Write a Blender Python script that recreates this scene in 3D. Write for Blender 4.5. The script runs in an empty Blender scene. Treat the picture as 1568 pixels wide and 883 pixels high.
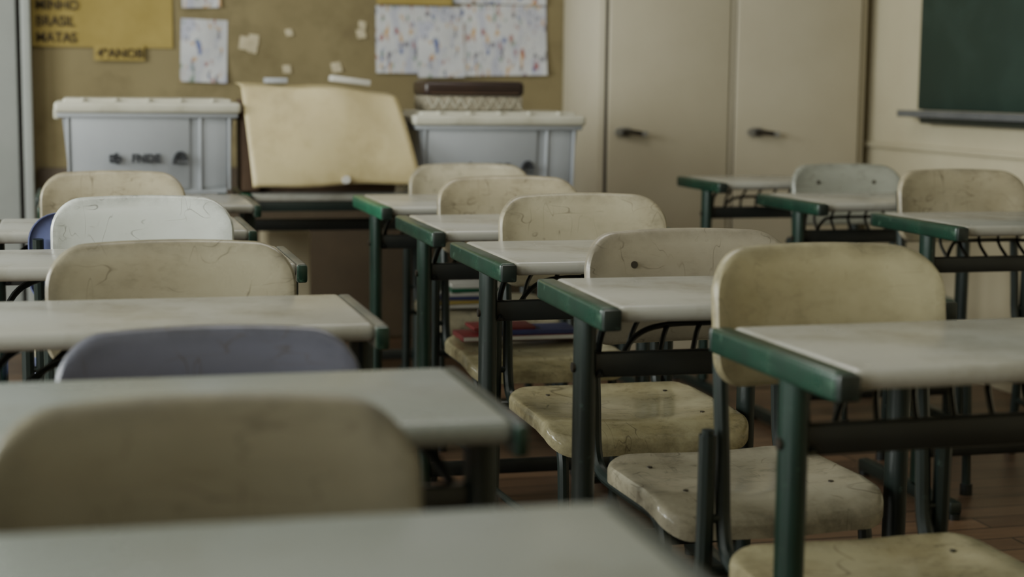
import bpy, bmesh, math, random
from mathutils import Matrix, Vector
random.seed(4)
scn=bpy.context.scene

# ------------------------------------------------------------ materials
def lin(c):
    g=.3*c[0]+.59*c[1]+.11*c[2]; k=.84
    c=(c[0]*k+g*(1-k)*.97, c[1]*k+g*(1-k)*1.01, c[2]*k+g*(1-k)*.98)
    return tuple((v/12.92 if v<=.04045 else ((v+.055)/1.055)**2.4) for v in [x/255 for x in c])+(1,)
def mat(name,c1,c2=None,rough=.5,scale=6,metal=0,bump=0,bscale=60,c3=None,c3scale=30,c3thr=.62,stretch=(1,1,1),spec=.5,rvar=.1,coords='Object',c3w=.07):
    m=bpy.data.materials.new(name); m.use_nodes=True
    nt=m.node_tree; n=nt.nodes; l=nt.links
    b=n['Principled BSDF']
    b.inputs['Roughness'].default_value=rough; b.inputs['Metallic'].default_value=metal
    b.inputs['Specular IOR Level'].default_value=spec
    if c2 is None: c2=tuple(x*.85 for x in c1)
    tc=n.new('ShaderNodeTexCoord'); mp=n.new('ShaderNodeMapping'); mp.inputs['Scale'].default_value=stretch
    l.new(tc.outputs[coords],mp.inputs[0])
    no=n.new('ShaderNodeTexNoise'); no.inputs['Scale'].default_value=scale; no.inputs['Detail'].default_value=6; no.inputs['Roughness'].default_value=.6
    l.new(mp.outputs[0],no.inputs['Vector'])
    r=n.new('ShaderNodeValToRGB'); r.color_ramp.elements[0].position=.35; r.color_ramp.elements[1].position=.68
    r.color_ramp.elements[0].color=lin(c1); r.color_ramp.elements[1].color=lin(c2)
    l.new(no.outputs['Fac'],r.inputs[0]); out=r.outputs[0]
    if c3:
        n2=n.new('ShaderNodeTexNoise'); n2.inputs['Scale'].default_value=c3scale; n2.inputs['Detail'].default_value=8; n2.inputs['Roughness'].default_value=.7
        l.new(mp.outputs[0],n2.inputs['Vector'])
        r2=n.new('ShaderNodeValToRGB'); r2.color_ramp.elements[0].position=c3thr; r2.color_ramp.elements[1].position=c3thr+c3w
        l.new(n2.outputs['Fac'],r2.inputs[0])
        mx=n.new('ShaderNodeMix'); mx.data_type='RGBA'
        l.new(r2.outputs[0],mx.inputs[0]); l.new(out,mx.inputs[6]); mx.inputs[7].default_value=lin(c3); out=mx.outputs[2]
    l.new(out,b.inputs['Base Color'])
    rr=n.new('ShaderNodeMapRange'); rr.inputs[3].default_value=max(.05,rough-rvar); rr.inputs[4].default_value=min(1,rough+rvar)
    l.new(no.outputs['Fac'],rr.inputs[0]); l.new(rr.outputs[0],b.inputs['Roughness'])
    if bump:
        n3=n.new('ShaderNodeTexNoise'); n3.inputs['Scale'].default_value=bscale
        l.new(mp.outputs[0],n3.inputs['Vector'])
        bp=n.new('ShaderNodeBump'); bp.inputs['Strength'].default_value=bump; bp.inputs['Distance'].default_value=.01
        l.new(n3.outputs['Fac'],bp.inputs['Height']); l.new(bp.outputs[0],b.inputs['Normal'])
    return m
def plastic(name,c,g,off=0,amt=.7,rough=(.24,.42),spot=.35):
    """moulded plastic: soft grime patches, rubbed dirty edges, fine dark scratches"""
    m=bpy.data.materials.new(name); m.use_nodes=True
    nt=m.node_tree;n=nt.nodes;l=nt.links;b=n['Principled BSDF']
    tc=n.new('ShaderNodeTexCoord'); mp=n.new('ShaderNodeMapping'); mp.inputs['Location'].default_value=(off,off*.7,off*1.3)
    l.new(tc.outputs['Object'],mp.inputs[0]); V=mp.outputs[0]
    def noise(sc,det=6,ro=.6,vec=V):
        q=n.new('ShaderNodeTexNoise'); q.inputs['Scale'].default_value=sc; q.inputs['Detail'].default_value=det; q.inputs['Roughness'].default_value=ro
        l.new(vec,q.inputs['Vector']); return q
    def ramp(s,a,bb,va=0,vb=1):
        r=n.new('ShaderNodeMapRange'); r.inputs[1].default_value=a; r.inputs[2].default_value=bb; r.inputs[3].default_value=va; r.inputs[4].default_value=vb
        l.new(s,r.inputs[0]); return r.outputs[0]
    def mix(f,a,bc):
        x=n.new('ShaderNodeMix'); x.data_type='RGBA'; l.new(f,x.inputs[0])
        if isinstance(a,tuple): x.inputs[6].default_value=a
        else: l.new(a,x.inputs[6])
        x.inputs[7].default_value=bc; return x.outputs[2]
    def mul(a,bb):
        x=n.new('ShaderNodeMath'); x.operation='MULTIPLY'; l.new(a,x.inputs[0])
        if isinstance(bb,float): x.inputs[1].default_value=bb
        else: l.new(bb,x.inputs[1])
        return x.outputs[0]
    big=noise(4.5,5,.6); c=mix(ramp(big.outputs['Fac'],.38,.66,0,amt),lin(c),lin(g))
    sm=n.new('ShaderNodeMapping'); sm.inputs['Scale'].default_value=(1,2.2,2.2); sm.inputs['Rotation'].default_value=(0,.35,.3); l.new(V,sm.inputs[0])
    sp=noise(26,8,.75,sm.outputs[0]); c=mix(mul(ramp(sp.outputs['Fac'],.50,.72,0,spot),ramp(big.outputs['Fac'],.38,.56)),c,lin(tuple(x*.55 for x in g)))
    at=n.new('ShaderNodeAttribute'); at.attribute_name='edge'
    en=noise(14,7,.7); c=mix(mul(ramp(en.outputs['Fac'],.36,.64,.08,.7),ramp(at.outputs['Fac'],.15,1)),c,lin(tuple(x*.58 for x in g)))
    tot=None
    for k,(rot,sc) in enumerate(((.5,(2.5,2.5,14)),(-.9,(14,3,3)),(1.3,(5,3,9)))):
        m2=n.new('ShaderNodeMapping'); m2.inputs['Rotation'].default_value=(0,rot,rot*.4); m2.inputs['Scale'].default_value=sc; m2.inputs['Location'].default_value=(k*3.1,k,off)
        l.new(V,m2.inputs[0])
        q=noise(1.6,2,.5,m2.outputs[0])
        a=n.new('ShaderNodeMath'); a.operation='SUBTRACT'; l.new(q.outputs['Fac'],a.inputs[0]); a.inputs[1].default_value=.5
        ab=n.new('ShaderNodeMath'); ab.operation='ABSOLUTE'; l.new(a.outputs[0],ab.inputs[0])
        s=ramp(ab.outputs[0],0,.007,1,0)
        mk=noise(7+k*3,3,.5); s=mul(s,ramp(mk.outputs['Fac'],.52,.62))
        if tot is None: tot=s
        else:
            mm=n.new('ShaderNodeMath'); mm.operation='MAXIMUM'; l.new(tot,mm.inputs[0]); l.new(s,mm.inputs[1]); tot=mm.outputs[0]
    c=mix(mul(tot,.6),c,lin((66,54,38)))
    l.new(c,b.inputs['Base Color'])
    l.new(ramp(big.outputs['Fac'],.3,.7,rough[0],rough[1]),b.inputs['Roughness'])
    bp=n.new('ShaderNodeBump'); bp.inputs['Strength'].default_value=.15; bp.inputs['Distance'].default_value=.004
    wv=noise(14,2,.5); l.new(wv.outputs['Fac'],bp.inputs['Height']); l.new(bp.outputs[0],b.inputs['Normal'])
    return m

M_cream1=plastic('plastic_cream_yellowed',(170,160,126),(138,125,86),1,.8,spot=.35)
M_cream=plastic('plastic_cream',(184,174,148),(152,139,108),5,spot=.4)
M_cream2=plastic('plastic_cream_b',(180,168,140),(148,134,102),41,spot=.4)
M_ivory=plastic('plastic_ivory',(208,211,206),(190,190,178),9,.5,(.14,.28),spot=.2)
M_seaty=plastic('plastic_seat_worn',(188,178,140),(148,132,88),13,.85,(.10,.26),spot=.75)
M_seatc=plastic('plastic_seat_cream',(178,170,148),(152,140,112),15,.6,(.12,.28),spot=.65)
M_tan=plastic('plastic_tan',(156,147,122),(132,119,92),17,spot=.35)
M_beige=plastic('plastic_beige',(156,147,128),(138,126,104),21,spot=.3)
M_brown=plastic('plastic_brownish',(112,105,84),(98,89,66),25,.6,(.35,.5),spot=.1)
M_purple=plastic('plastic_mauve',(86,86,104),(78,78,92),29,.5,spot=.15)
M_blue=plastic('plastic_blue',(112,120,172),(100,106,160),33,.5,spot=.1)
M_ltblue=plastic('plastic_pale_grey',(160,161,150),(142,142,128),37,.5,spot=.15)
M_green=mat('paint_green',(20,56,41),(13,38,29),rough=.30,scale=9,c3=(58,88,70),c3scale=40,c3thr=.60)
M_green5=mat('paint_green_bright',(20,98,68),(14,76,53),rough=.3,scale=9,c3=(84,136,112),c3scale=30,c3thr=.62)
M_greenL=mat('paint_green_leg',(20,50,39),(15,34,28),rough=.34,scale=5,c3=(50,78,64),c3scale=40,c3thr=.62)
M_dark=mat('paint_dark_green',(30,42,38),(22,32,29),rough=.36,scale=6,c3=(58,78,70),c3scale=30,c3thr=.64)
M_brnedge=mat('bar_worn_edge',(84,80,68),(60,62,54),rough=.45,scale=8)
M_black=mat('steel_dark',(32,36,35),(24,27,26),rough=.34,scale=6)
M_top=mat('melamine_grey',(162,160,152),(150,147,138),rough=.25,scale=3,c3=(132,127,114),c3scale=5,c3thr=.48,c3w=.2,rvar=.07)
M_screw=mat('screw_metal',(90,84,76),(66,60,54),rough=.35,metal=.8)
M_steel=mat('handle_metal',(170,168,164),(120,116,110),rough=.35,metal=.4)
M_wall=mat('wall_cream',(194,183,152),(184,171,140),rough=.7,scale=1.5,bump=.05,bscale=20)
M_ochre=mat('wall_ochre',(140,125,85),(125,110,72),rough=.85,scale=1.2,c3=(112,98,63),c3scale=3,c3thr=.48,c3w=.2,bump=.05,bscale=30)
M_wallshade=mat('wall_shade_brown',(84,68,48),(68,54,38),rough=.7,scale=3)  # brown stands in for shade on the lower back wall
M_cab=mat('cabinet_cream',(190,179,155),(181,169,144),rough=.5,scale=2,bump=.04,bscale=150)
M_cabfr=mat('cabinet_frame',(198,187,163),(188,176,151),rough=.5,scale=2)
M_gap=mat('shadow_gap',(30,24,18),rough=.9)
M_door=mat('door_grey_white',(162,165,162),(148,151,148),rough=.5,scale=2)
M_board=mat('chalkboard_green',(24,48,39),(30,54,45),rough=.6,scale=2,c3=(36,60,51),c3scale=4,c3thr=.5,c3w=.2)
M_alu=mat('tray_grey',(112,114,120),(92,95,102),rough=.4,metal=.3)
M_tub=mat('tub_grey_plastic',(158,161,168),(148,151,158),rough=.35,scale=3)
M_lid=mat('tub_lid_plastic',(188,184,168),(170,165,147),rough=.4,scale=5,c3=(150,142,120),c3scale=5,c3thr=.5,c3w=.2)
M_ink=mat('logo_ink',(34,36,42),(42,44,50),rough=.6)
M_paper=mat('paper_white',(190,186,178),(176,172,164),rough=.8,scale=8)
M_yel=mat('card_yellow',(166,142,66),(150,127,54),rough=.75,scale=5)
M_kraft=mat('sheet_yellow',(192,175,128),(180,161,112),rough=.5,scale=4,c3=(168,149,102),c3scale=6,c3thr=.48,c3w=.2,bump=.35,bscale=9)
M_boxbr=mat('box_brown',(92,66,44),(72,50,32),rough=.7)
M_weave=mat('woven_print',(160,150,130),(108,98,80),rough=.8,scale=70)
M_dkbr=mat('case_dark_brown',(52,34,28),(40,26,22),rough=.35)
M_marker=mat('marker_brown',(66,52,28),rough=.7)
M_red=mat('cover_red',(130,40,42),(100,32,36),rough=.5)
M_bluec=mat('cover_blue',(50,54,110),rough=.5)
M_ceil=mat('ceiling_white',(214,210,200),rough=.9)
M_carton=mat('carton_cream',(200,186,152),(186,171,138),rough=.8)

def crayon(name,off,big=.5):
    m=mat(name,(204,203,206),(188,188,196),rough=.8,scale=9)
    nt=m.node_tree;n=nt.nodes;l=nt.links;b=n['Principled BSDF']
    src=b.inputs['Base Color'].links[0].from_socket
    tc=n.new('ShaderNodeTexCoord')
    for sc,th,col,f in ((8,.58,(140,142,188),big),(17,.65,(160,72,60),.85),(14,.65,(60,80,156),.8),(16,.66,(200,146,70),.85),(19,.66,(70,60,86),.75),(15,.67,(80,120,90),.7)):
        mp=n.new('ShaderNodeMapping'); mp.inputs['Location'].default_value=(sc+off,sc*2+off,sc*.7); mp.inputs['Scale'].default_value=(2.2,1,1)
        l.new(tc.outputs['Object'],mp.inputs[0])
        no=n.new('ShaderNodeTexNoise'); no.inputs['Scale'].default_value=sc; no.inputs['Detail'].default_value=4
        l.new(mp.outputs[0],no.inputs['Vector'])
        r=n.new('ShaderNodeMapRange'); r.inputs[1].default_value=th-.04; r.inputs[2].default_value=th; r.inputs[4].default_value=f
        l.new(no.outputs['Fac'],r.inputs[0])
        mx=n.new('ShaderNodeMix'); mx.data_type='RGBA'; l.new(r.outputs[0],mx.inputs[0]); l.new(src,mx.inputs[6]); mx.inputs[7].default_value=lin(col); src=mx.outputs[2]
    l.new(src,b.inputs['Base Color']); return m
M_draw=crayon('crayon_drawing',0,.4); M_draw2=crayon('crayon_drawing_b',11,.35)

def floor_mat():
    m=bpy.data.materials.new('wood_floor'); m.use_nodes=True
    nt=m.node_tree;n=nt.nodes;l=nt.links;b=n['Principled BSDF']
    tc=n.new('ShaderNodeTexCoord'); br=n.new('ShaderNodeTexBrick')
    l.new(tc.outputs['Object'],br.inputs['Vector'])
    br.inputs['Scale'].default_value=1; br.inputs['Brick Width'].default_value=1.4; br.inputs['Row Height'].default_value=.09
    br.inputs['Mortar Size'].default_value=.003
    br.inputs['Color1'].default_value=lin((132,98,70)); br.inputs['Color2'].default_value=lin((98,72,52)); br.inputs['Mortar'].default_value=lin((34,26,20))
    mp=n.new('ShaderNodeMapping'); mp.inputs['Scale'].default_value=(3,40,3); l.new(tc.outputs['Object'],mp.inputs[0])
    no=n.new('ShaderNodeTexNoise'); no.inputs['Scale'].default_value=1.5; no.inputs['Detail'].default_value=8; l.new(mp.outputs[0],no.inputs['Vector'])
    mx=n.new('ShaderNodeMix'); mx.data_type='RGBA'; mx.blend_type='MULTIPLY'; mx.inputs[0].default_value=.6
    l.new(br.outputs['Color'],mx.inputs[6]); l.new(no.outputs['Fac'],mx.inputs[7]); 
    l.new(mx.outputs[2],b.inputs['Base Color']); b.inputs['Roughness'].default_value=.4
    return m
M_floor=floor_mat()

# ------------------------------------------------------------ mesh builder
class MB:
    def __init__(s): s.bm=bmesh.new(); s.mats=[]
    def mi(s,m):
        if m not in s.mats: s.mats.append(m)
        return s.mats.index(m)
    def box(s,c,size,m,bev=0,rot=None,seg=2):
        t=bmesh.new(); bmesh.ops.create_cube(t,size=1)
        bmesh.ops.scale(t,vec=size,verts=t.verts)
        if bev: bmesh.ops.bevel(t,geom=t.edges[:],offset=bev,segments=seg,affect='EDGES',profile=.5)
        if rot is not None: bmesh.ops.rotate(t,cent=(0,0,0),matrix=rot,verts=t.verts)
        bmesh.ops.translate(t,vec=c,verts=t.verts)
        i=s.mi(m)
        for f in t.faces: f.material_index=i
        me=bpy.data.meshes.new('t'); t.to_mesh(me); t.free(); s.bm.from_mesh(me); bpy.data.meshes.remove(me)
    def tube(s,pts,r,m,seg=10,smooth=0,flat=1.0,caps=True):
        P=[Vector(p) for p in pts]
        for _ in range(smooth):
            Q=[P[0]]
            for a,b in zip(P[:-1],P[1:]): Q+= [a.lerp(b,.25),a.lerp(b,.75)]
            Q.append(P[-1]); P=Q
        i=s.mi(m); rings=[]; up=None
        for k,p in enumerate(P):
            d=((P[k+1]-p) if k<len(P)-1 else (p-P[k-1])).normalized()
            if 0<k<len(P)-1: d=((P[k+1]-p).normalized()+(p-P[k-1]).normalized()).normalized()
            if up is None: up=Vector((1,0,0)) if abs(d.x)<.9 else Vector((0,1,0))
            x=(up-d*up.dot(d)).normalized(); y=d.cross(x); up=x
            rings.append([s.bm.verts.new(p+x*math.cos(a)*r+y*math.sin(a)*r*flat) for a in [2*math.pi*j/seg for j in range(seg)]])
        for A,B in zip(rings[:-1],rings[1:]):
            for j in range(seg):
                f=s.bm.faces.new((A[j],A[(j+1)%seg],B[(j+1)%seg],B[j])); f.material_index=i; f.smooth=True
        if caps:
            for R in (rings[0][::-1],rings[-1]): f=s.bm.faces.new(R); f.material_index=i
    def panel(s,outl,cen,pos,m,lip=.018,th=.008):
        """moulded sheet: outl 2d outline; pos(a,b,depth)->Vector"""
        el=s.bm.verts.layers.float.get('edge') or s.bm.verts.layers.float.new('edge')
        i=s.mi(m); N=len(outl); c=Vector(cen)
        prof=[(.15,0),(.3,0),(.45,0),(.6,0),(.72,0),(.82,0),(.9,0),(.945,.0005),(.975,.002),(.992,.006),(1,.011),(1,lip),(.985,lip),(.97,th+.004),(.93,th),(.7,th),(.4,th),(.15,th)]
        R=[]
        for sc,d in prof:
            ring=[s.bm.verts.new(pos(*(c+(Vector(o)-c)*sc),d)) for o in outl]
            for v in ring: v[el]=max(0,(sc-.72)/.28)
            R.append(ring)
        v0=s.bm.verts.new(pos(c.x,c.y,0)); v1=s.bm.verts.new(pos(c.x,c.y,th))
        for j in range(N):
            k=(j+1)%N
            f=s.bm.faces.new((v0,R[0][j],R[0][k])); f.material_index=i
            f=s.bm.faces.new((v1,R[-1][k],R[-1][j])); f.material_index=i
            for A,B in zip(R[:-1],R[1:]):
                f=s.bm.faces.new((A[j],B[j],B[k],A[k])); f.material_index=i
    def disc(s,c,n,r,h,m,seg=14):
        n=Vector(n).normalized(); c=Vector(c)
        s.tube([c,c+n*h],r,m,seg=seg)
    def obj(s,name,loc=(0,0,0),rz=0,parent=None,ang=35):
        bmesh.ops.recalc_face_normals(s.bm,faces=s.bm.faces[:])
        for f in s.bm.faces: f.smooth=True
        me=bpy.data.meshes.new(name); s.bm.to_mesh(me); s.bm.free()
        for m in s.mats: me.materials.append(m)
        me.set_sharp_from_angle(angle=math.radians(ang))
        o=bpy.data.objects.new(name,me); scn.collection.objects.link(o)
        o.location=loc; o.rotation_euler=(0,0,rz)
        if parent: o.parent=parent
        return o
def rrect(x0,x1,y0,y1,rb,rt,n=9,arch=0):
    pts=[]
    def arc(cx,cy,r,a0,a1):
        for k in range(n+1):
            a=math.radians(a0+(a1-a0)*k/n); pts.append((cx+r*math.cos(a),cy+r*math.sin(a)))
    def line(a,b,k=6):
        for j in range(1,k): t=j/k; pts.append((a[0]+(b[0]-a[0])*t,a[1]+(b[1]-a[1])*t))
    arc(x1-rt,y1-rt,rt,0,90); line((x1-rt,y1),(x0+rt,y1),8)
    arc(x0+rt,y1-rt,rt,90,180); line((x0,y1-rt),(x0,y0+rb),4)
    arc(x0+rb,y0+rb,rb,180,270); line((x0+rb,y0),(x1-rb,y0),8)
    arc(x1-rb,y0+rb,rb,270,360); line((x1,y0+rb),(x1,y1-rt),4)
    w=(x1-x0)/2; cx=(x0+x1)/2
    out=[]
    for x,y in pts:
        if arch and y>(y0+y1)/2: y+=arch*(1-((x-cx)/w)**2)
        out.append((x,y))
    return out

# ------------------------------------------------------------ chair
def chair(x,y,m,w=.385,top=.81,rz=0,seatm=None,seatz=.405,hb=.2,name='school_chair',screws=False,lean=.14,sf=-.42,sb=-.085,sw=.40):
    b=MB(); seatm=seatm or m
    z0,z1=top-hb,top-.008
    ol=rrect(-w/2,w/2,z0,z1,.045,.062,arch=.008)
    def pb(a,z,d):
        yy=-.028*(abs(a)/(w/2))**2.2+ (z-z0)*lean
        yy+=.012*max(0,(z-(z1-.05))/.05)**2
        return Vector((a,yy+d,z))
    b.panel(ol,(0,(z0+z1)/2),pb,m,lip=.02,th=.008)
    if screws:
        for sx in screws:
            p=pb(sx,z0+hb*.70,0); b.disc(p+Vector((0,.001,0)),(0,-1,0),.0065,.003,M_screw)
    ol=rrect(-sw/2,sw/2,sf,sb,.05,.05); cy=(sf+sb)/2
    def ps(a,yv,d):
        z=seatz
        f=max(0,(sf+.085-yv)/.085); z-=.034*f*f
        r=1-min(1,((a/(sw/2))**2+((yv-cy)/.18)**2)); z-=.012*max(0,r)
        z+=.012*max(0,(yv-sb+.06)/.06)**2
        return Vector((a,yv,z-d))
    b.panel(ol,(0,cy),ps,seatm,lip=.03,th=.008)
    for sx in (-.13,.13):
        for sy in (sb-.06,sf+.09):
            p=ps(sx,sy,0); b.disc(p-Vector((0,0,.001)),(0,0,1),.0045,.003,M_screw)
    r=.0115; zr=seatz-.03
    yl=sf+.08
    for s in (-1,1):
        xo=s*(w/2-.022)
        b.tube([(xo,.035,top-.06),(xo,.022,top-hb+.01),(xo,.004,.5),(xo,-.002,zr+.03),(xo,-.03,zr-.008),(xo,-.12,zr-.012),(xo,yl,zr-.012)],r,M_dark,smooth=2)
        xl=s*(w/2+.006)
        b.tube([(xl,-.005,.555),(xl,-.002,.38),(xl,.01,.2),(xl,.03,.012)],r*1.15,M_dark,smooth=1)
        b.tube([(xl,-.005,.555),(xl,-.005,.562)],r*.8,M_dark)
        b.tube([(xl,-.003,.43),(xo,-.003,.43)],.007,M_dark)
        b.tube([(xo,yl+.02,zr-.012),(xo,yl-.02,zr-.03),(xo,yl-.03,.28),(xo,yl-.045,.012)],r,M_dark,smooth=2)
        b.disc((xl,.03,0),(0,0,1),.016,.03,M_black); b.disc((xo,yl-.045,0),(0,0,1),.016,.03,M_black)
        b.tube([(xl,.015,.16),(xo,yl-.04,.16)],.008,M_dark)
    b.tube([(-w/2,.002,.35),(w/2,.002,.35)],.009,M_dark)
    b.tube([(-w/2+.02,yl+.02,zr-.012),(w/2-.02,yl+.02,zr-.012)],.009,M_dark)
    return b.obj(name,(x,y,0),rz)

# ------------------------------------------------------------ desk; y0 = edge nearest the camera
def desk(xc,y0,y1,h=.72,w=.585,rz=0,topm=None,name='school_desk',bw=.032,barm=None,legm=None,rack=True):
    b=MB(); d=y1-y0; topm=topm or M_top; barm=barm or M_green; legm=legm or M_greenL
    tw=w-2*bw+.006
    b.box((0,d/2,h-.0125),(tw,d-.004,.025),topm,bev=.011,seg=4)
    for s in (-1,1):
        xb=s*(w/2-bw/2)
        b.box((xb,d/2,h-.019),(bw,d-.0,.036),barm,bev=min(.006,bw*.3),seg=3)
        b.box((xb,-.004,h-.019),(bw*.92,.012,.033),M_dark if bw>.03 else M_green,bev=.004)
        b.box((xb,d+.004,h-.019),(bw*.92,.012,.033),M_dark,bev=.004)
        yc=d*.38; xl=s*(w/2-.018)
        b.tube([(xl,yc,h-.034),(xl,yc,.05)],.0175,legm if s<0 else M_dark,seg=16,flat=1.5)
        b.box((xl,d*.5,.028),(.034,d+.06,.034),M_dark,bev=.008)
        for yy in (-.02,d+.02): b.disc((xl,yy,0),(0,0,1),.015,.014,M_black)
        b.disc((xl,yc,h-.115),(s,0,0),.008,.021,M_screw)
    yc=d*.38
    b.box((0,yc,h-.112),(w-.054,.02,.04),M_black,bev=.004)
    b.box((0,yc,.13),(w-.054,.02,.035),M_black,bev=.004)
    if rack:
        # wire book rack: two hoops and slanting ribs
        zb=h-.118; xs=w/2-.04
        lp=[(-xs,yc-.012,zb-.01),(-xs+.004,yc+.02,zb+.025),(-xs+.03,yc+.07,zb+.062),(-xs+.09,d-.10,zb+.078),(-xs+.16,d-.06,zb+.078)]
        b.tube(lp+[(0,d-.06,zb+.076)]+[(-x,y,z) for x,y,z in lp[::-1]],.0062,M_black,smooth=2,seg=8)
        lp=[(-xs+.035,yc-.005,zb-.005),(-xs+.05,yc+.03,zb+.018),(-xs+.09,yc+.08,zb+.042),(-xs+.15,d-.11,zb+.05)]
        b.tube(lp+[(0,d-.11,zb+.05)]+[(-x,y,z) for x,y,z in lp[::-1]],.005,M_black,smooth=2,seg=8)
        for k in range(6):
            xx=-xs+.12+(2*xs-.22)*k/5
            b.tube([(xx-.075,yc,zb+.008),(xx-.06,yc+.04,zb+.016),(xx-.02,d-.11,zb+.048),(xx+.025,d-.06,zb+.078)],.0046,M_black,smooth=2,seg=6)
    else:
        b.box((0,.02,h-.04),(w-.06,.016,.034),M_dark,bev=.003)
    return b.obj(name,(xc,y0,0),rz)

desk(1.135,1.73,2.10,rz=math.radians(1.5),legm=M_greenL)
desk(1.035,2.30,2.68,rz=math.radians(-1),legm=M_dark)
desk(1.035,2.92,3.35,legm=M_dark)
desk(1.045,3.58,4.05,rz=math.radians(-.5))
desk(1.06,4.32,4.80,barm=M_green5,legm=M_greenL)
M_topL=mat('melamine_cool_grey',(134,139,135),(125,130,126),rough=.26,scale=3,c3=(118,120,112),c3scale=4,c3thr=.5,c3w=.2,rvar=.06)
desk(.115,.83,1.225,topm=M_topL,rz=math.radians(-.5),bw=.014,barm=M_dark)
desk(.119,1.53,1.855,w=.60,topm=M_topL,bw=.014,barm=M_dark)
desk(.11,2.20,2.54,bw=.02,barm=M_brnedge)
desk(.10,2.98,3.32,bw=.02,barm=M_brnedge)
desk(.08,3.68,4.06,bw=.02,barm=M_brnedge)
desk(.17,4.45,4.86,bw=.02,barm=M_brnedge)
desk(2.325,3.53,3.97)
desk(2.325,4.30,4.74)
desk(2.32,5.05,5.44,h=.735)

chair(1.045,2.155,M_cream1,w=.365,top=.822,seatm=M_seaty)
chair(1.05,2.735,M_beige,w=.40,top=.793,seatm=M_seatc,rz=math.radians(2),screws=(-.105,),sf=-.395)
chair(1.06,3.42,M_cream,w=.385,top=.812,seatm=M_seaty,sf=-.49,sb=-.12,sw=.42)
chair(1.075,4.13,M_cream2,w=.385,top=.81,seatm=M_seaty)
chair(1.15,4.90,M_cream,w=.385,top=.805)
chair(.095,1.37,M_brown,w=.37,top=.778)
chair(.15,2.06,M_purple,w=.385,top=.737,seatm=M_purple)
chair(.135,2.68,M_tan,w=.40,top=.79)
chair(.115,3.44,M_ivory,w=.37,top=.812)
chair(.065,3.61,M_blue,w=.37,top=.775,rz=math.pi)
chair(.07,4.25,M_cream2,w=.36,top=.82)
chair(2.385,4.11,M_cream2,w=.40,top=.825)
chair(2.435,4.93,M_ltblue,w=.395,top=.80,screws=(-.10,.10))

# ------------------------------------------------------------ room shell
def slab(name,c,size,m):
    b=MB(); b.box(c,size,m); return b.obj(name)
YW=6.6; XR=3.12; XL=-2.6; YF=-1.8; HC=2.9
slab('floor',((XR+XL)/2,(YW+YF)/2,-.05),(XR-XL+.4,YW-YF+.4,.1),M_floor)
slab('ceiling',((XR+XL)/2,(YW+YF)/2,HC+.05),(XR-XL+.4,YW-YF+.4,.1),M_ceil)
slab('wall_back',((XR+XL)/2,YW+.05,HC/2),(XR-XL+.4,.1,HC),M_ochre)
slab('wall_front',((XR+XL)/2,YF-.05,HC/2),(XR-XL+.4,.1,HC),M_wall)
slab('wall_right',(XR+.05,(YW+YF)/2,HC/2),(.1,YW-YF,HC),M_wall)
b=MB(); wins=[(-1.2,.4),(1.1,2.7),(3.4,5.0)]; zs,zt=.95,2.45
b.box((XL-.05,(YW+YF)/2,zs/2),(.1,YW-YF,zs),M_wall); b.box((XL-.05,(YW+YF)/2,(zt+HC)/2),(.1,YW-YF,HC-zt),M_wall)
ed=[YF]+[v for w in wins for v in w]+[YW]
for a,c in zip(ed[0::2],ed[1::2]): b.box((XL-.05,(a+c)/2,(zs+zt)/2),(.1,c-a,zt-zs),M_wall)
b.obj('wall_left')
for i,(a,c) in enumerate(wins):
    b=MB(); x=XL-.05; ym=(a+c)/2
    for yy in (a+.025,ym,c-.025): b.box((x,yy,(zs+zt)/2),(.05,.05,zt-zs),M_door,bev=.004)
    for zz in (zs+.025,(zs+zt)/2+.2,zt-.025): b.box((x,ym,zz),(.05,c-a,.05),M_door,bev=.004)
    b.box((XL+.04,ym,zs-.02),(.12,c-a+.1,.03),M_door,bev=.004)
    b.obj('window_%d'%(i+1))
    L=bpy.data.lights.new('window_daylight','AREA'); L.shape='RECTANGLE'; L.size=c-a; L.size_y=zt-zs; L.energy=(74,150,165)[i]; L.color=(.95,1.0,.95)
    o=bpy.data.objects.new('window_daylight',L); scn.collection.objects.link(o); o.location=(XL-.15,ym,(zs+zt)/2)
    o.rotation_euler=Vector((1,0,-.15)).to_track_quat('-Z','Y').to_euler()

b=MB(); b.box((XR-.009,(YW+YF)/2,.822),(.016,YW-YF,.022),M_wall,bev=.005); b.obj('trim_1')
b=MB(); b.box((XR-.011,(YW+YF)/2,.05),(.02,YW-YF,.1),M_wall,bev=.004); b.obj('baseboard_right')
b=MB(); b.box((.875,YW-.012,.36),(2.10,.02,.70),M_wallshade,bev=.003); b.obj('wall_shade_panel')  # added dark panel: painted shade on the wall below the tub tables

b=MB(); yb0,yb1=2.2,5.70
b.box((XR-.014,(yb0+yb1)/2,1.52),(.024,yb1-yb0,1.10),M_board,bev=.003)
b.box((XR-.016,(yb0+yb1)/2,2.085),(.028,yb1-yb0+.02,.03),M_alu,bev=.003)
b.obj('chalkboard')
b=MB(); yt1=5.74
b.box((XR-.047,(yb0+yt1)/2,.948),(.09,yt1-yb0,.012),M_alu,bev=.003)
b.box((XR-.088,(yb0+yt1)/2,.955),(.006,yt1-yb0,.026),M_alu,bev=.002)
b.box((XR-.032,(yb0+yt1-.12)/2,.93),(.055,yt1-yb0-.12,.024),M_dark,bev=.004)
b.obj('chalk_tray')

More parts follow.
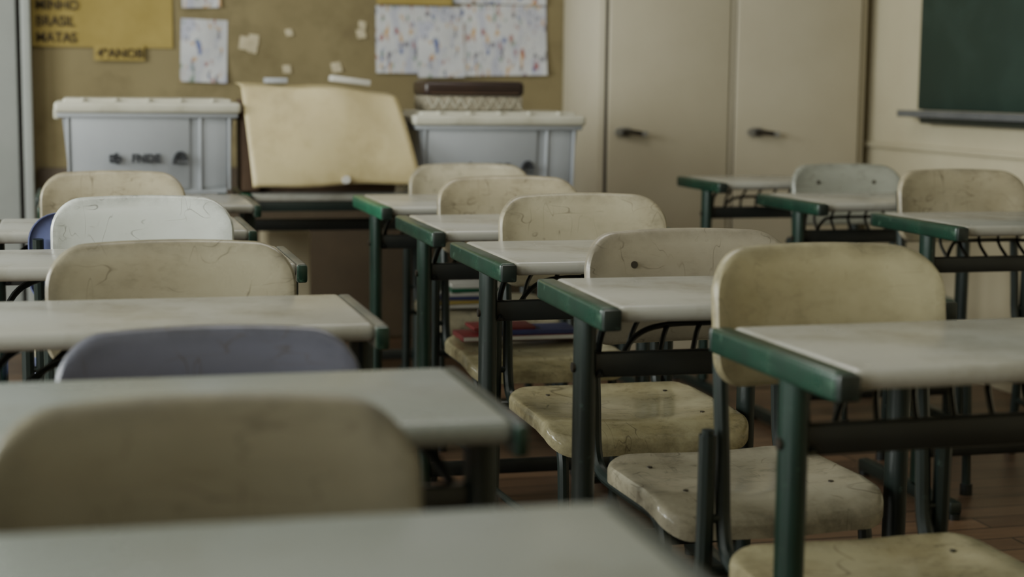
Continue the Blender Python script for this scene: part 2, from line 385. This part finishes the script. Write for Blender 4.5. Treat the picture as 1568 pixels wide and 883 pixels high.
b=MB(); x0,x1,yf=1.94,3.075,6.10; hC=2.3
b.box(((x0+x1)/2,(yf+YW)/2,hC/2),(x1-x0,YW-yf-.01,hC),M_cabfr,bev=.004)
xm=2.49
for a,c in ((x0+.035,xm-.014),(xm+.014,x1-.035)):
    b.box(((a+c)/2,yf-.001,1.16),(c-a+.018,.014,2.15),M_gap)
    b.box(((a+c)/2,yf-.008,1.16),(c-a,.026,2.14),M_cab,bev=.005,seg=3)
b.box((xm,yf+.0,1.16),(.014,.034,2.15),M_cabfr,bev=.005)
b.box(((x0+x1)/2,yf+.0,.04),(x1-x0,.03,.08),M_cab)
for hx in (2.06,2.615):
    b.box((hx-.02,yf-.024,.87),(.05,.01,.036),M_steel,bev=.004)
    b.disc((hx-.02,yf-.02,.87),(0,-1,0),.012,.03,M_screw)
    b.tube([(hx-.03,yf-.048,.872),(hx+.01,yf-.052,.87),(hx+.06,yf-.046,.862)],.0095,M_screw,smooth=1)
    b.disc((hx+.055,yf-.040,.863),(0,-1,0),.012,.02,M_steel)
    b.disc((hx-.045,yf-.012,.87),(0,-1,0),.015,.028,M_steel)
b.obj('built_in_cabinet')
b=MB(); b.box((3.097,6.42,1.15),(.04,.3,2.3),M_gap); b.obj('shade_strip')  # dark strip painting the shade between cabinet and right wall

b=MB()
b.box((-.75,6.56,1.05),(1.02,.06,2.1),M_door,bev=.005)
b.box((-.228,6.55,1.05),(.008,.075,2.1),M_gap)
b.box((-.205,6.55,1.07),(.035,.09,2.14),M_door,bev=.005)
b.box((-.36,6.525,1.05),(.006,.012,1.9),M_gap)
b.obj('door_1')

# ------------------------------------------------------------ posters on back wall
def sheet(name,x0,x1,z0,z1,m,curl=.006,tilt=0,y=YW,seg=12):
    b=MB(); i=b.mi(m); V=[]; cx,cz=(x0+x1)/2,(z0+z1)/2
    ph=random.random()*6
    for r in range(seg+1):
        row=[]
        for c in range(seg+1):
            u=c/seg; v=r/seg; x=x0+(x1-x0)*u-cx; z=z0+(z1-z0)*v-cz
            d=curl*(.35+.5*math.sin(u*5+ph)*math.sin(v*3+ph)+ .9*(1-v)**3)
            row.append(b.bm.verts.new((x*math.cos(tilt)-z*math.sin(tilt),-abs(d)-.002,x*math.sin(tilt)+z*math.cos(tilt))))
        V.append(row)
    for r in range(seg):
        for c in range(seg): f=b.bm.faces.new((V[r][c],V[r][c+1],V[r+1][c+1],V[r+1][c])); f.material_index=i
    return b.obj(name,(cx,y,cz))
def text(s,size,x,z,m,parent,y=-.012,ext=.0008,bold=0,sx=1):
    c=bpy.data.curves.new('lettering','FONT'); c.body=s; c.size=size; c.extrude=ext; c.offset=bold
    c.materials.append(m); o=bpy.data.objects.new('lettering',c); scn.collection.objects.link(o)
    o.parent=parent; o.location=(x,y,z); o.rotation_euler=(math.pi/2,0,0); o.scale=(sx,1,1); return o
P=sheet('yellow_poster',-.185,.345,1.175,1.78,M_yel,.006)
for k,s in enumerate(('MATAS','BRASIL','MINHO','RIOS','SERRA')): text(s,.056,-.25,-.285+.062*k,M_marker,P,bold=.0005,sx=.85,y=-.016)
P=sheet('class_label',.045,.235,1.125,1.185,M_yel,.003,y=YW-.014)
text('4ºANOB',.05,-.085,-.018,M_marker,P,y=-.009,bold=.0005,sx=.95)
sheet('child_drawing',.375,.555,1.045,1.29,M_draw,.012,tilt=-.03)
sheet('child_drawing',.38,.53,1.335,1.56,M_draw2,.012,tilt=.03)
sheet('drawing_collage',1.15,1.50,1.09,1.36,M_draw2,.01)
sheet('drawing_collage',1.32,1.515,1.075,1.30,M_draw,.008,y=YW-.012,tilt=.02)
sheet('drawing_collage',1.505,1.865,1.085,1.37,M_draw2,.01,y=YW-.004,tilt=.02)
sheet('drawing_collage',1.16,1.86,1.375,1.62,M_draw,.008,y=YW-.003)
sheet('yellow_strip',1.15,1.46,1.365,1.415,M_yel,.003,y=YW-.02)
for x,z,s in ((.63,1.20,.026),(.66,1.215,.02),(.655,1.18,.018),(.80,1.245,.014),(1.09,1.245,.018),(1.095,1.28,.015),(.79,1.10,.016),(.99,1.11,.02)):
    sheet('tape_scrap',x-s,x+s,z-s,z+s,M_carton,.006,tilt=random.uniform(-.25,.25),seg=3)

# ------------------------------------------------------------ side tables with storage tubs
def tub(name,xc,y,z,w,d,h,lidm=M_lid):
    b=MB(); t=.035
    def ring(hw,hd,zz): return [(-hw,-hd,zz),(hw,-hd,zz),(hw,hd,zz),(-hw,hd,zz)]
    i=b.mi(M_tub)
    def loft(A,B):
        for k in range(4):
            f=b.bm.faces.new((A[k],A[(k+1)%4],B[(k+1)%4],B[k])); f.material_index=i
    mk=lambda L:[b.bm.verts.new(p) for p in L]
    o0=mk(ring(w/2-t,d/2-t,0)); o1=mk(ring(w/2-.012,d/2-.012,h-.02)); i1=mk(ring(w/2-.018,d/2-.018,h-.02)); i0=mk(ring(w/2-t-.006,d/2-t-.006,.006))
    loft(o0,o1);loft(o1,i1);loft(i1,i0)
    f=b.bm.faces.new(o0);f.material_index=i; f=b.bm.faces.new(i0);f.material_index=i
    ang=math.atan2(t-.012,h)
    R=Matrix.Rotation(ang,3,'X')
    b.box((-.05*w/.5,-(d/2-.024)-.004,h*.47),(w*.66,.012,h*.84),M_tub,bev=.005,rot=R)
    b.box((w*.36,-(d/2-.024)-.001,h*.47),(w*.16,.008,h*.8),M_tub,bev=.004,rot=R)
    for xx in (-w*.445,w*.29,w*.455): b.box((xx,-(d/2-.024)-.004,h*.47),(.008,.018,h*.86),M_tub,bev=.003,rot=R)
    b.box((0,0,h-.03),(w+.004,d+.004,.02),M_tub,bev=.006)
    b.box((0,0,h-.008),(w+.022,d+.022,.036),lidm,bev=.012,seg=4)
    b.box((0,0,h+.008),(w-.03,d-.03,.026),lidm,bev=.010,seg=3)
    for k in range(5): b.box((-w*.36+k*w*.18,-d*.42,h+.016),(.012,.06,.012),lidm,bev=.003)
    for s in (-1,1): b.box((s*(w/2+.005),0,h-.03),(.02,.12,.035),lidm,bev=.006)
    o=b.obj(name,(xc,y+d/2,z))
    zz=h*.36
    text('FNDE',.036,-.055,zz,M_ink,o,y=-(d/2-.004),bold=.0018)
    c=MB()
    for k in range(5):
        a=k*1.256; c.tube([(-.105,0,.012),(-.105+.02*math.cos(a),0,.012+.018*math.sin(a))],.004,M_ink,seg=6)
        c.tube([(-.105+.02*math.cos(a),0,.012+.018*math.sin(a)),(-.105+.02*math.cos(a+1.3),0,.008+.012*math.sin(a+1.3))],.003,M_ink,seg=6)
    c.tube([(.075,0,.0),(.085,0,.028),(.105,0,.03),(.115,0,.005)],.006,M_ink,seg=6,smooth=1)
    c.disc((.095,.002,.018),(0,-1,0),.012,.003,M_ink); c.box((.095,0,-.004),(.05,.003,.005),M_ink)
    c.obj('logo',(0,-(d/2-.003),zz),parent=o)
    return o
desk(.15,5.28,5.68,h=.69,w=.60,rack=False)
desk(.80,5.28,5.68,h=.69,w=.62,rack=False,barm=M_green5)
desk(1.50,5.28,5.68,h=.66,w=.70,rack=False)
tub('storage_tub',.20,5.30,.692,.555,.36,.280)
tub('storage_tub',1.345,5.30,.662,.57,.36,.275)

b=MB()
b.box((0,0,.026),(.335,.2,.05),M_weave,bev=.006)
b.box((0,0,.075),(.345,.21,.05),M_dkbr,bev=.016,seg=4)
for k in range(17): b.box((-.152+k*.019,-.101,.026),(.004,.004,.046),M_lid,rot=Matrix.Rotation(.5 if k%2 else -.5,3,'Y'))
b.box((0,-.106,.06),(.30,.003,.004),M_boxbr)
b.obj('patterned_case',(1.275,5.48,.662+.275+.0215))

b=MB()
b.box((.0,.19,.15),(.5,.28,.30),M_boxbr,bev=.004)
b.box((-.235,.03,.14),(.06,.05,.27),M_boxbr,bev=.006)
b.obj('carton_box',(.755,5.33,.691))
b=MB(); i=b.mi(M_kraft); V=[]; n1,n2=34,30
for r in range(n1+1):
    v=r/n1; row=[]
    for c in range(n2+1):
        u=c/n2
        if v<.3:
            q=v/.3; yy=.25-.21*q; zz=.352-.002*q-.01*q*q
        else:
            q=(v-.3)/.7; yy=.04-.085*math.sin(q*math.pi*.55)-.02*q; zz=.340-.318*q
        xl=-.262+.035*max(0,(v-.3)); xr=.245+.085*max(0,(v-.3))**.8
        x=xl+(xr-xl)*u
        zz-= .055*max(0,u-.45)**1.3*(1-.9*max(0,v-.3)/.7)
        zz+= .03*u*max(0,v-.5)
        yy+=.006*math.sin(u*7+v*3)+.003*math.sin(u*13-v*9)
        zz+=.003*math.sin(u*11+1)
        row.append(b.bm.verts.new((x,yy,zz)))
    V.append(row)
for r in range(n1):
    for c in range(n2): f=b.bm.faces.new((V[r][c],V[r][c+1],V[r+1][c+1],V[r+1][c])); f.material_index=i
b.disc((.06,-.062,.045),(0,-1,.2),.013,.02,M_paper)
o=b.obj('kraft_paper_sheet',(.755,5.30,.691))
sm=o.modifiers.new('thick','SOLIDIFY'); sm.thickness=.002
b=MB(); b.box((0,0,.014),(.13,.09,.02),M_paper,bev=.003,rot=Matrix.Rotation(.12,3,'Y')); b.box((-.25,-.01,.012),(.07,.10,.018),M_tub,bev=.003)
b.obj('folded_papers',(.87,5.50,1.042))

b=MB(); b.box((0,0,.26),(.15,.3,.52),M_carton,bev=.006); b.box((0,-.152,.26),(.10,.004,.02),M_boxbr); b.box((0,0,.523),(.13,.28,.008),M_carton,bev=.002)
b.obj('carton',(.70,5.95,0))

b=MB()
for k,(m,t) in enumerate(((M_paper,.012),(M_yel,.008),(M_bluec,.01),(M_paper,.014),(M_green5,.01),(M_paper,.01))):
    b.box((.008*k,.0,.006+k*.0115),(.22-.012*k,.15,.011),m,bev=.002,rot=Matrix.Rotation(.08*math.sin(k*2),3,'Z'))
b.obj('magazine_stack',(1.06,4.62,.407))
b=MB(); b.box((0,0,.008),(.32,.12,.014),M_red,bev=.003); b.box((.02,-.004,.021),(.24,.11,.012),M_bluec,bev=.002); b.box((.0,-.002,.008),(.315,.12,.009),M_paper); b.box((-.05,.0,.031),(.16,.10,.009),M_red,bev=.002)
b.obj('book',(1.06,3.965,.412))

for y in (1.2,4.2):
    L=bpy.data.lights.new('added_fill_lamp','AREA'); L.shape='RECTANGLE'; L.size=1.4; L.size_y=.6; L.energy=(3,18)[y>2]; L.color=(1,.97,.90)  # fill light added at the ceiling, out of view
    o=bpy.data.objects.new('added_fill_light',L); scn.collection.objects.link(o); o.location=(.9,y,HC-.12)
    b=MB(); b.box((0,0,0),(1.4,.3,.05),M_door,bev=.01); 
    for yy in (-.07,.07): b.tube([(-.65,yy,-.045),(.65,yy,-.045)],.014,M_paper)
    b.obj('added_fill_lamp',(.9,y,HC-.026))  # unseen fixture modelled to go with the added fill

w=bpy.data.worlds.new('World'); scn.world=w; w.use_nodes=True
w.node_tree.nodes['Background'].inputs[0].default_value=(.82,.9,.92,1); w.node_tree.nodes['Background'].inputs[1].default_value=.8

# ------------------------------------------------------------ camera
cd=bpy.data.cameras.new('Camera'); cam=bpy.data.objects.new('Camera',cd); scn.collection.objects.link(cam)
psi,th,ro=math.radians(14.7),math.radians(7.13),math.radians(0.6)
R=Matrix.Rotation(-psi,3,'Z')@Matrix.Rotation(math.pi/2-th,3,'X')@Matrix.Rotation(ro,3,'Z')
cam.matrix_world=Matrix.Translation((0,0,1.05))@R.to_4x4()
cd.sensor_width=36; cd.lens=2500/1568*36; cd.clip_start=.05
cd.dof.use_dof=True; cd.dof.focus_distance=3.1; cd.dof.aperture_fstop=2.9
scn.camera=cam
